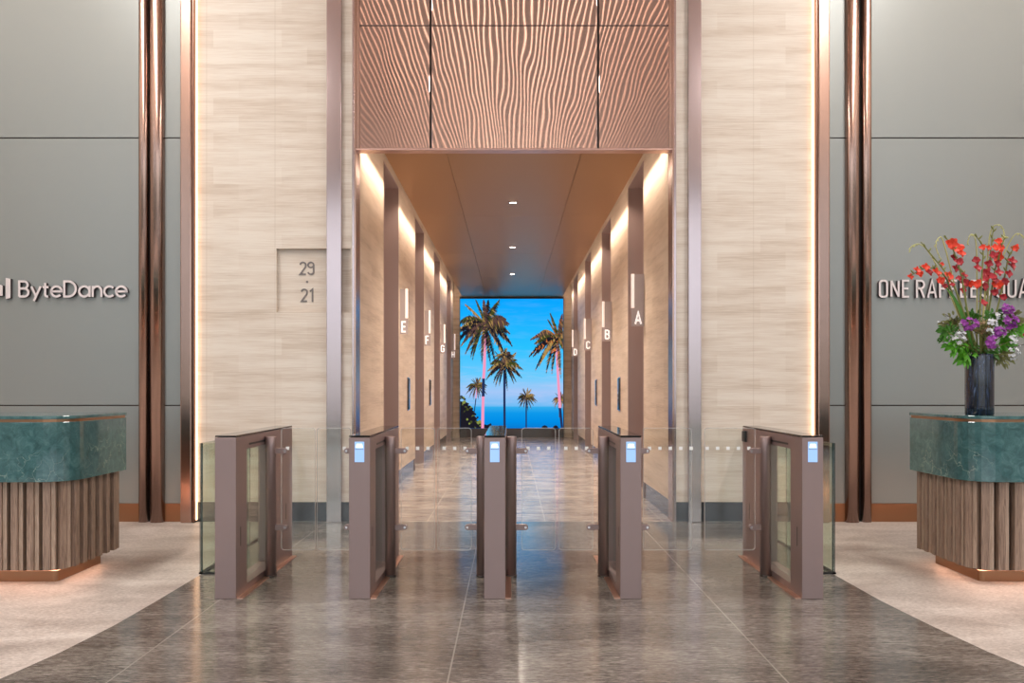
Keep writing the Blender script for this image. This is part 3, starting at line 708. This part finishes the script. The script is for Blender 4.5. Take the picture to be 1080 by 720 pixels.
# ------------------------------------------------------------------ reception desks
def rr(x0, x1, ya, yb, r, n=8):      # rounded towards the visitors, nearly square behind
    q = [p for p in rrect(x0, x1, ya, yb, r, n) if p[1] < (ya+yb)/2]; b = [p for p in rrect(x0, x1, ya, yb, .012, 2) if p[1] > (ya+yb)/2]
    return b + q
def desk(x0, x1, label):
    ya, yb = 5.22, 6.03; r = thing('reception_desk', label, 'desk', ((x0+x1)/2, 5.6, 0), 'reception desks')
    def ring(ins, rad): return rr(x0+ins, x1-ins, ya+ins, yb-ins, rad)
    def solid(ins, rad, z0, z1):
        bm = nb(); prism(bm, ring(ins, rad), z0, z1)
        for f in bm.faces:
            if len(f.verts) == 4: f.smooth = False
        return bm
    obj('marble_band', solid(0, .20, .682, 1.072), 'green_marble', r, .004)
    obj('copper_inlay', solid(.006, .195, 1.072, 1.090), 'base_copper', r)
    obj('countertop', solid(-.003, .203, 1.090, 1.112), 'green_marble', r, .003)
    obj('core', solid(.105, .09, .087, .68), 'desk_core', r)
    xi = .16
    bm = nb(); prism(bm, rr(x0+xi, x1-xi, ya+.17, yb-.06, .03, 3), 0, .072); obj('plinth', bm, 'base_copper', r)
    bm = nb(); prism(bm, rr(x0+xi-.004, x1-xi+.004, ya+.166, yb-.064, .03, 3), .080, .086); obj('glow_strip', bm, 'desk_led', r)
    # slats along the rounded outline
    pts = rr(x0+.045, x1-.045, ya+.048, yb-.006, .155, 10); pts = pts + [pts[0]]
    seg = [(Vector(pts[i]), Vector(pts[i+1])) for i in range(len(pts)-1)]; tot = sum((b-a).length for a, b in seg)
    n = round(tot/.1045); st = tot/n; k = 0; acc = 0; start = st*.5
    for a, b in seg:
        L = (b-a).length
        while start + k*st <= acc + L and k < n:
            s = (start + k*st - acc)/L; c = a.lerp(b, s); d = (b-a).normalized(); nrm = Vector((d.y, -d.x)); ww = .0365; dp = .056
            bm = nb(); prism(bm, [tuple(v) for v in (c-d*.036, c+d*.010, c+d*.010-nrm*dp, c-d*.036-nrm*dp)], .10, .70)
            prism(bm, [tuple(v) for v in (c+d*.0102-nrm*.012, c+d*.037-nrm*.012, c+d*.037-nrm*dp, c+d*.0102-nrm*dp)], .10, .70, 1)  # recessed step in paler oak imitates the lit side of the slat
            obj('slat', bm, ['oak', 'oak_lit_side'], r, .0015); k += 1
        acc += L
    return r
desk(-4.95, -2.874, 'left reception desk with green marble top band and vertical oak slats')
desk(2.978, 5.05, 'right reception desk with green marble band, oak slats and the vase of flowers on it')

# ------------------------------------------------------------------ vase and flowers
VD = 5.50; vx = X(1033, VD); vz = 1.1125
prof = [(.084, 0), (.088, .004), (.088, .06), (.0885, .2), (.088, .40), (.086, .412), (.080, .412), (.079, .40), (.079, .03), (.01, .028)]
bm = nb(); lathe(bm, [(r0, vz+z0) for r0, z0 in prof], (vx, VD), 40)
o = obj('flower_vase', bm, 'vase_glaze', origin=(vx, VD, vz)); tag(o, 'tall dark blue glazed cylinder vase on the right reception desk', 'vase')
def fp(px, py, dy=0.0): return Vector((X(px, VD), VD+dy, Z(py, VD)))
def smooth(pts, n=6):
    out = []
    P = [pts[0]] + list(pts) + [pts[-1]]
    for i in range(1, len(P)-2):
        for q in range(n):
            t = q/n; a, b, c, d = P[i-1], P[i], P[i+1], P[i+2]
            out.append(.5*((2*b) + (c-a)*t + (2*a-5*b+4*c-d)*t*t + (3*b-a-3*c+d)*t**3))
    out.append(pts[-1]); return out
def petal(bm, c, ax, out_, ln, wd, mi, curl=.3):
    """one petal: base at c, growing along out_ + ax"""
    side = ax.cross(out_).normalized(); rows = []
    for q in range(5):
        s = q/4; wq = wd*math.sin(PI*min(1, s*.8+.14)); p = c + out_*ln*s*(1-.15*s) + ax*ln*(.55*s - curl*s*s)
        rows.append((bm.verts.new(p-side*wq + ax*.1*wd), bm.verts.new(p - ax*.15*wd), bm.verts.new(p+side*wq + ax*.1*wd)))
    for q in range(4):
        for h in (0, 1):
            f = bm.faces.new((rows[q][h], rows[q][h+1], rows[q+1][h+1], rows[q+1][h])); f.material_index = mi; f.smooth = True
def bloom(bm, c, ax, size, mi, rnd, n=6):
    ax = ax.normalized(); t = ax.cross(Vector((.3, .2, 1))).normalized(); b = ax.cross(t)
    for ring, (k0, ln, cu) in enumerate(((n//2, 1.0, .5), (n-n//2, .85, .15))):
        for q in range(k0):
            a = 2*PI*(q+.5*ring)/k0 + rnd.uniform(-.2, .2)
            petal(bm, c + ax*size*.1*ring, ax, (t*math.cos(a)+b*math.sin(a)), size*ln*rnd.uniform(.85, 1.1), size*.36, mi, cu)
def bud(bm, c, ax, ln, r, mi):
    ax = ax.normalized(); tube(bm, [c, c+ax*ln*.3, c+ax*ln*.7, c+ax*ln], [r*.5, r, r*.8, r*.1], 6, mi)
def leafblade(bm, a, b, c, wd, mi):
    pts = smooth([a, b, c], 5); rows = []
    for i, p in enumerate(pts):
        s = i/(len(pts)-1); t = (pts[min(i+1, len(pts)-1)] - pts[max(i-1, 0)]).normalized(); sd = t.cross(Vector((0, -1, .1))).normalized()
        wq = wd*(math.sin(PI*min(1, s*.85+.12)))
        rows.append((bm.verts.new(p-sd*wq), bm.verts.new(p+Vector((0, .25*wd, 0))), bm.verts.new(p+sd*wq)))
    for i in range(len(rows)-1):
        for h in (0, 1):
            f = bm.faces.new((rows[i][h], rows[i][h+1], rows[i+1][h+1], rows[i+1][h])); f.material_index = mi; f.smooth = True
def gladiolus(stem, florets, label, seed, bend=0):
    rnd = random.Random(seed); pts = [fp(*p) for p in stem]; sm = smooth(pts, 6)
    bm = nb(); nn = len(sm); tube(bm, sm, [.0075-.0045*i/nn for i in range(nn)], 7, 0)
    for q in range(7):
        i = int(nn*(.55+.06*q)); i = min(i, nn-2); s = 1 if q % 2 else -1
        bud(bm, sm[i], Vector((s*.6, rnd.uniform(-.5, .5), .8)), .035, .006, 0)
    root = obj('gladiolus', bm, ['stem_green', 'bud_pale'], origin=tuple(pts[0])); tag(root, label, 'flower', 'gladioli in the vase')
    for (px, py, sz, c) in florets:
        bm = nb(); dy = rnd.uniform(-.035, .0) + stem[0][2]*.5 if len(stem[0]) > 2 else rnd.uniform(-.035, 0)
        ax = Vector((rnd.uniform(-.6, .6), -1, rnd.uniform(-.2, .6)))
        bloom(bm, fp(px, py, dy), ax, sz*.0082, 0, rnd); b = obj('blossom', bm, 'petal_orange' if c == 'o' else 'petal_crimson', root)
        b.matrix_parent_inverse = Matrix.Translation(-Vector(pts[0]))
G = [
 ([(1031, 378, 0), (1010, 316, -.02), (998, 293, -.03), (987, 278, -.03), (968, 256, -.04)], [(998, 292, 6, 'o'), (986, 288, 5, 'o'), (992, 296, 4.5, 'o'), (991, 279, 3, 'o'), (1001, 301, 3, 'c'), (996, 302, 3, 'c')], 'gladiolus leaning far left with a bare bud tip and orange blossoms low down'),
 ([(1030, 378, .02), (1008, 320, .0), (997, 292, .0), (984, 283, .0), (972, 284, -.01), (959, 291, -.02)], [(959, 292, 3.5, 'o'), (965, 286, 4.5, 'o'), (970, 289, 4, 'o'), (975, 282, 5, 'o'), (980, 287, 4, 'c')], 'gladiolus drooping sideways at the far left with a row of orange blossoms'),
 ([(1030, 380, -.02), (1018, 330, -.03), (1011, 290, -.03), (1003, 265, -.03), (994, 249, -.03)], [(1000, 258, 6.5, 'o'), (1008, 264, 6.5, 'o'), (1003, 272, 4.5, 'c'), (1010, 268, 5, 'o'), (1008, 277, 4.5, 'c'), (1005, 284, 4.5, 'c'), (1014, 291, 4, 'c'), (1009, 294, 3.5, 'c')], 'gladiolus left of centre topped by large orange blossoms'),
 ([(1032, 380, .03), (1022, 330, .02), (1019, 300, .02), (1017, 285, .02)], [(1018, 298, 4.5, 'c'), (1016, 306, 4, 'c'), (1024, 299, 4.5, 'o')], 'short gladiolus with few crimson blossoms left of the centre stems'),
 ([(1032, 380, -.03), (1030, 330, -.04), (1032, 290, -.04), (1033, 262, -.04), (1025, 248, -.03)], [(1032, 262, 3.5, 'o'), (1028, 275, 4.5, 'c'), (1026, 284, 4.5, 'c'), (1038, 288, 5, 'c'), (1026, 300, 5, 'o'), (1036, 295, 4.5, 'c'), (1033, 320, 4.5, 'c'), (1039, 262, 3.5, 'o')], 'upright gladiolus in the centre with crimson blossoms and pale tip'),
 ([(1034, 380, 0), (1040, 325, -.01), (1043, 285, 0), (1046, 255, 0), (1048, 238, 0)], [(1047, 262, 4, 'o'), (1045, 270, 4.5, 'c'), (1041, 278, 4.5, 'c'), (1043, 293, 5.5, 'c'), (1037, 302, 4.5, 'c'), (1050, 288, 4.5, 'c'), (1051, 255, 4, 'o')], 'tallest gladiolus right of centre with a long curling tip'),
 ([(1035, 380, .04), (1046, 325, .03), (1050, 290, .02), (1056, 262, .0), (1060, 248, 0)], [(1054, 270, 6, 'o'), (1055, 262, 5, 'o'), (1051, 278, 4.5, 'c'), (1052, 300, 6, 'o'), (1048, 296, 4, 'c'), (1049, 308, 4, 'c')], 'gladiolus with bright orange blossoms near its top, right of the tallest one'),
 ([(1036, 380, .0), (1052, 325, .0), (1060, 290, .0), (1064, 270, .0), (1069, 262, -.01)], [(1069, 262, 4, 'o'), (1065, 276, 5, 'c'), (1066, 281, 5, 'c'), (1061, 289, 4.5, 'c'), (1059, 297, 4.5, 'c'), (1057, 313, 4, 'c')], 'gladiolus leaning right, rightmost, with crimson blossoms along it'),
]
for i, (s_, f_, l_) in enumerate(G): gladiolus(s_, f_, l_, 40+i)
# pale curling grass tips
T = [([(1030, 376, 0), (1000, 300, .03), (984, 268, .03), (972, 257, .02), (963, 259, .02), (961, 264, .02)], 'pale curling grass blade reaching farthest left'),
     ([(1030, 376, .02), (1012, 310, .03), (998, 256, .03), (992, 250, .02), (987, 259, .0), (992, 273, .0)], 'pale curling grass blade above the large orange blossoms'),
     ([(1032, 376, .02), (1034, 300, .04), (1032, 255, .03), (1024, 247, .0), (1020, 258, .0)], 'pale curling grass blade over the centre stems'),
     ([(1033, 376, .0), (1044, 300, .05), (1047, 246, .03), (1052, 237, .0), (1058, 242, .0), (1059, 256, .0)], 'tallest pale curling grass blade'),
     ([(1034, 376, .0), (1052, 300, .05), (1064, 262, .03), (1071, 247, .0), (1079, 249, .0), (1082, 258, .0)], 'pale curling grass blade arching right out of the frame'),
     ([(1034, 376, .0), (1044, 310, .05), (1050, 266, .03), (1056, 251, .0), (1063, 250, .0)], 'short pale grass blade bent right above the orange blossoms')]
for s_, l_ in T:
    bm = nb(); sm = smooth([fp(*p) for p in s_], 7); n_ = len(sm); tube(bm, sm, [.0055-.0035*i/n_ for i in range(n_)], 6, 0)
    rnd = random.Random(len(l_))
    for q in range(12):
        i = n_-2-q; bud(bm, sm[i], Vector((rnd.uniform(-1, 1), rnd.uniform(-.5, .5), -.8)), .018, .003, 0)
    tag(obj('grass_blade', bm, 'bud_pale', origin=tuple(sm[0])), l_ + ' in the vase', 'plant', 'curling grass blades in the vase')
# long leaf
bm = nb(); leafblade(bm, fp(1028, 378, -.02), fp(1008, 326, -.05), fp(993, 303, -.05), .012, 0)
tag(obj('long_leaf', bm, 'leaf_green', origin=tuple(fp(1028, 378, -.02))), 'long dark green sword leaf pointing up left from the vase', 'plant')
# leafy sprigs forming the collar of the bouquet
SP = [(1000, 365, 'leaf_bright', 'low left'), (1013, 376, 'leaf_bright', 'lowest, left of the vase'), (993, 352, 'leaf_green', 'far left'), (1003, 340, 'leaf_olive', 'upper left'), (1021, 366, 'leaf_green', 'front centre left'),
      (1041, 372, 'leaf_green', 'front centre right'), (1058, 362, 'leaf_bright', 'lower right'), (1064, 348, 'leaf_bright', 'far right'), (1057, 338, 'leaf_olive', 'upper right'), (1045, 335, 'leaf_green', 'upper centre right'), (1024, 335, 'leaf_green', 'upper centre left'), (1056, 376, 'leaf_olive', 'lowest, right of the vase'), (1034, 350, 'leaf_olive', 'middle')]
for i, (px, py, mt, wh_) in enumerate(SP):
    rnd = random.Random(100+i); bm = nb(); a = fp(1033, 374, .0); c = fp(px, py, rnd.uniform(-.10, .0)); tube(bm, smooth([a, (a+c)/2+Vector((0, 0, .02)), c], 4), .0025, 5, 0)
    for q in range(66):
        d = Vector((rnd.gauss(0, 1), rnd.gauss(0, .9), rnd.gauss(0, .8))); d = d.normalized()*rnd.uniform(.02, .072); p = c+d
        t = (d.normalized() + (p-fp(1033, 362, .0)).normalized()*.8).normalized()
        leafblade(bm, p-t*.016, p+Vector((0, 0, .003)), p+t*.020+Vector((0, 0, -.006)), .0088, 1)
    tag(obj('leafy_sprig', bm, ['stem_green', mt], origin=tuple(a)), 'green leafy sprig in the %s part of the bouquet collar' % wh_, 'plant', 'leafy sprigs in the vase')
def cluster(name, px, py, r, mat, n, sz, label, grp, cat='flower', seed=1):
    rnd = random.Random(seed); bm = nb(); a = fp(1033, 374, 0); c = fp(px, py, -.12); tube(bm, smooth([a, (a+c)/2, c+Vector((0, .02, 0))], 4), .0022, 5, 0)
    for q in range(n):
        d = Vector((rnd.gauss(0, 1), rnd.uniform(-1.2, .1), rnd.gauss(0, 1))).normalized()
        bloom(bm, c + d*r*.0064*rnd.uniform(.5, 1), d + Vector((0, -.5, 0)), sz*.0064, 1, rnd, 5)
    tag(obj(name, bm, ['stem_green', mat], origin=tuple(a)), label, cat, grp)
for i, (px, py, r, n, l_) in enumerate([(1012, 342, 8, 13, 'at the upper left'), (1054, 340, 8, 15, 'at the upper right'), (1034, 361, 6.5, 13, 'in the middle front, just above the vase rim'), (1043, 351, 5, 8, 'right of the white blossoms'), (1051, 328, 5.5, 8, 'highest of all on the right')]):
    cluster('orchid_cluster', px, py, r, 'petal_purple', n+5, 3.8, 'purple orchid cluster %s of the bouquet' % l_, 'purple orchid clusters', seed=200+i)
for i, (px, py, r, n, l_) in enumerate([(1036, 342, 4.5, 7, 'in the centre, upper one'), (1031, 352, 4.5, 8, 'in the centre, lower one'), (1002, 358, 7, 8, 'on the left'), (1057, 374, 6, 10, 'at the lower right'), (1057, 360, 5, 6, 'on the right side'), (1043, 334, 4, 5, 'near the top between the stems')]):
    cluster('white_blossom_cluster', px, py, r, 'petal_white', n+3, 2.7, 'small white blossoms %s of the bouquet' % l_, 'white blossom clusters', seed=300+i)
cluster('brown_hydrangea', 1024, 347, 7, 'petal_brown', 22, 2.4, 'olive brown hydrangea head left of centre in the bouquet', None, seed=400)
cluster('rose_bud', 1070, 354, 1.5, 'petal_crimson', 4, 2.4, 'small crimson bud at the far right of the bouquet', None, seed=401)
for i, (pts, l_) in enumerate([([(1022, 365, -.02), (1000, 345, -.06), (984, 341, -.07)], 'upper left'), ([(1022, 368, -.02), (1000, 361, -.06), (984, 360, -.07)], 'lower left'), ([(1030, 352, -.02), (1008, 342, -.05), (993, 332, -.05)], 'top left'), ([(1046, 362, -.02), (1062, 345, -.05), (1079, 338, -.05)], 'upper right'), ([(1046, 366, -.02), (1064, 366, -.05), (1080, 362, -.05)], 'lower right'), ([(1046, 350, -.02), (1058, 335, -.03), (1062, 322, -.02)], 'top right')]):
    rnd = random.Random(500+i); bm = nb(); sm = smooth([fp(*p) for p in pts], 6); tube(bm, sm, .0022, 5, 0)
    for q in range(2, len(sm)):
        if q % 2 == 0:
            d = Vector((rnd.uniform(-1, 1), -.5, rnd.uniform(-1, 1))); bloom(bm, sm[q]+d*.006, d, .0085, 1, rnd, 5)
    tag(obj('blossom_twig', bm, ['twig_dark', 'petal_white'], origin=tuple(sm[0])), 'thin dark twig with tiny white blossoms poking out %s of the bouquet' % l_, 'plant', 'blossom twigs in the vase')
